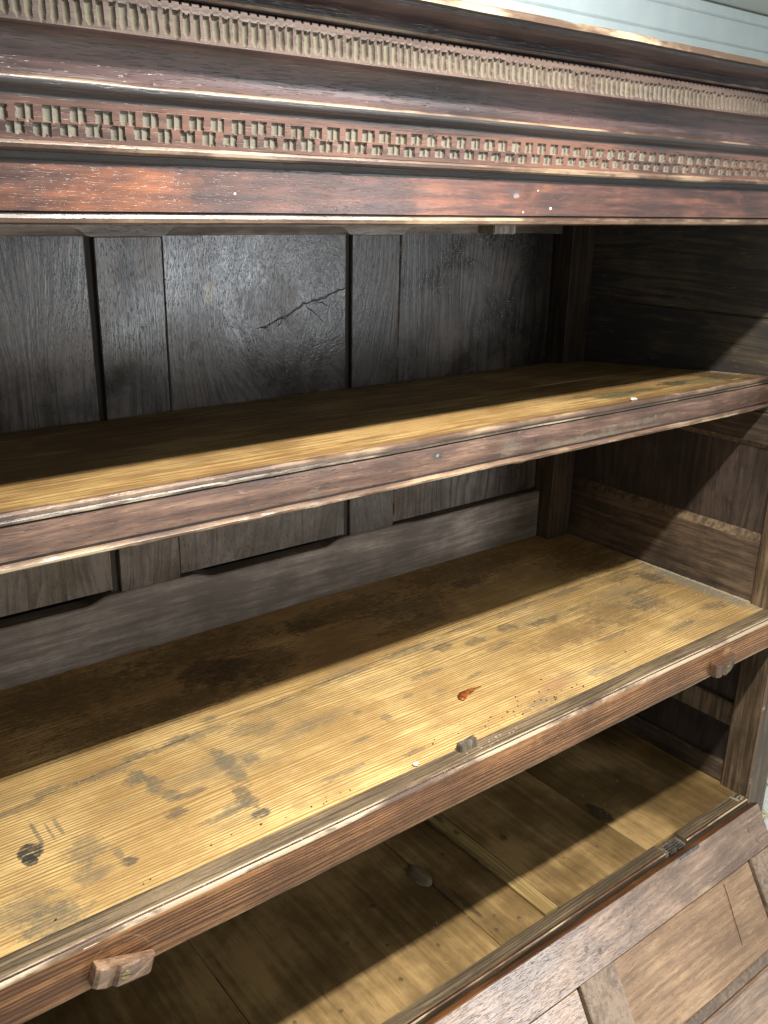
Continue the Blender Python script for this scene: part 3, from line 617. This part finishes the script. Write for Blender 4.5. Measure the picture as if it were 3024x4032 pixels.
dpl('door_panel', DOOR, .2055, .6495, .1022, .2988, -.018, -.0045, M_doorr, 'X', b=.003, n=40, wob=.0018)
dpl('door_panel', DOOR, -.4095, .099, .1022, .2988, -.018, -.0045, M_doorp, 'X', b=.003, n=40, wob=.0018)
dpl('door_back_board', DOOR, DL+.02, DRt-.02, .05, .40, -.0245, -.0185, M_void, 'X', n=6, wob=0)
dpl('hinge_strap', DOOR, 1.0425, 1.116, .0012, .0095, -.004, .0012, M_iron, 'X', b=.001, n=8, wob=.0006)
for px, ps in ((.7015, .0494), (.7335, .0684), (1.301, .0429), (1.32, .075), (.15, .055)):
    V = []; F = []
    for k, (r_, h_) in enumerate(((.0062, -.001), (.0055, .0012), (.002, .0014))):
        for i in range(12):
            a = i*math.pi/6; V.append(dt(Vector((px+r_*math.cos(a), ps+r_*1.15*math.sin(a), h_))))
    for k in range(2):
        for i in range(12): F.append((k*12+i, k*12+(i+1) % 12, k*12+12+(i+1) % 12, k*12+12+i))
    F.append(tuple(24+i for i in range(12)))
    mesh_obj('peg', V, F, M_doorm, None, DOOR)
# splits in the door panel
for pts in ([(1.157,.112),(1.155,.15),(1.151,.19),(1.148,.25)],):
    V = []; F = []
    for i, (x, s_) in enumerate(pts):
        w_ = .0006 if 0 < i < len(pts)-1 else .0002
        V += [dt(Vector((x-w_, s_, -.0036))), dt(Vector((x+w_*.3, s_, -.0052))), dt(Vector((x+w_, s_, -.0036)))]
    for i in range(len(pts)-1):
        for j in range(2): F.append((i*3+j, i*3+j+1, i*3+4+j, i*3+3+j))
    mesh_obj('panel_split', V, F, M_side, None, DOOR)

# ------------------------------------------------------------------ small loose things lying on the shelves
pts = [(.5095,.1545,.010),(.517,.162,.017),(.528,.1685,.016),(.5405,.1715,.009),(.556,.171,.006),(.5745,.1695,.0008)]
V = []; F = []
for i, (x, y, w_) in enumerate(pts):
    V += [(x+w_*.25, y-w_*.5, -.8500), (x, y, -.8488-.0004*(i % 2)), (x-w_*.25, y+w_*.4, -.8500)]
for i in range(len(pts)-1):
    for j in range(2): F.append((i*3+j, i*3+j+1, i*3+4+j, i*3+3+j))
k = len(V); V += [(.522,.156,-.8502),(.540,.1615,-.8492),(.5535,.1645,-.8500),(.537,.1675,-.8496)]; F.append((k, k+1, k+2, k+3))
c0 = Vector((.54, .165, -.85))
o = mesh_obj('dry_leaf_flake', V, F, M_leaf, org=c0, angle=60); o['label'] = 'small curled glossy orange flake lying on the pale lower shelf'; o['category'] = 'flake'
md = o.modifiers.new('thickness', 'SOLIDIFY'); md.thickness = .0006
def chip(loc, s, label, seed):
    bm = bmesh.new(); bmesh.ops.create_icosphere(bm, subdivisions=2, radius=1)
    for v in bm.verts:
        v.co *= 1+.5*noise.noise(v.co*1.6+Vector((seed, 0, 0))); v.co = Vector((v.co.x*s, v.co.y*s*.7, max(v.co.z, -.5)*s*.35+s*.17))*K
    m = bpy.data.meshes.new('paint_chip'); bm.to_mesh(m); bm.free(); m.materials.append(M_chip)
    o = bpy.data.objects.new('paint_chip', m); COL.objects.link(o); o.location = Vector(loc)*K; o['label'] = label; o['category'] = 'paint chip'; o['group'] = 'white chips of debris'
chip((.3104,.048,-.8502), .006, 'white chip lying on the lower shelf left of the wooden stop', 1)
chip((.8977,.1305,-.3212), .0075, 'white chip lying on the front edge of the upper shelf', 5)
# crumbs of plaster and worm dust
rn = random.Random(11); V = []; F = []
def crumb(x, y, z, s):
    b = len(V)
    for a in range(3): V.append((x+s*math.cos(a*2.1+x*99)*rn.uniform(.6, 1.4), y+s*math.sin(a*2.1+x*99)*rn.uniform(.6, 1.4), z))
    V.append((x, y, z+s*rn.uniform(.5, 1)))
    F.extend([(b, b+1, b+3), (b+1, b+2, b+3), (b+2, b, b+3)])
for _ in range(90): crumb(rn.uniform(-.3, 1.3), rn.uniform(.06, .5), -.8512, rn.uniform(.0006, .0016))
for _ in range(150): crumb(min(1.36, rn.gauss(1.25, .09)), min(.42, max(.06, rn.gauss(.19, .09))), -.8512, rn.uniform(.0008, .0026))
for _ in range(60): crumb(rn.gauss(.62, .11), abs(rn.gauss(0, .03))+.05, -.8512, rn.uniform(.0008, .002))
for _ in range(14): crumb(rn.gauss(-.08, .06), rn.gauss(.345, .02), -.8512, rn.uniform(.001, .0022))
for _ in range(50): crumb(rn.uniform(.1, 1.34), rn.uniform(.04, .3), zl-.0012, rn.uniform(.0008, .0022))
for _ in range(50): crumb(min(1.36, rn.gauss(1.25, .1)), rn.uniform(.16, .3), -.334, rn.uniform(.001, .002))
for _ in range(14): crumb(rn.gauss(.46, .03), rn.uniform(.012, .03), -.8503, rn.uniform(.001, .003))
for _ in range(30): crumb(rn.gauss(1.345, .012), rn.uniform(.008, .03), zl, rn.uniform(.001, .004))
o = mesh_obj('crumbs', V, F, M_dirt, org=Vector((.6, .2, -.85))); o['kind'] = 'stuff'; o['label'] = 'pale crumbs and dust scattered over the shelves'; o['category'] = 'crumbs'
# worm holes: tiny dark pits on the front of the lower shelf
V = []; F = []
for _ in range(46):
    if _ < 30: x, y = rn.gauss(.62, .12), .05+abs(rn.gauss(0, .03))
    else: x, y = rn.uniform(-.3, .5), .048+abs(rn.gauss(0, .02))
    b = len(V); s = rn.uniform(.0009, .0019)
    for a in range(6): V.append((x+s*1.3*math.cos(a*1.047), y+s*math.sin(a*1.047), -.8498))
    F.append(tuple(range(b, b+6)))
mesh_obj('worm_holes', V, F, M_void, None, LS)['kind'] = 'stuff'
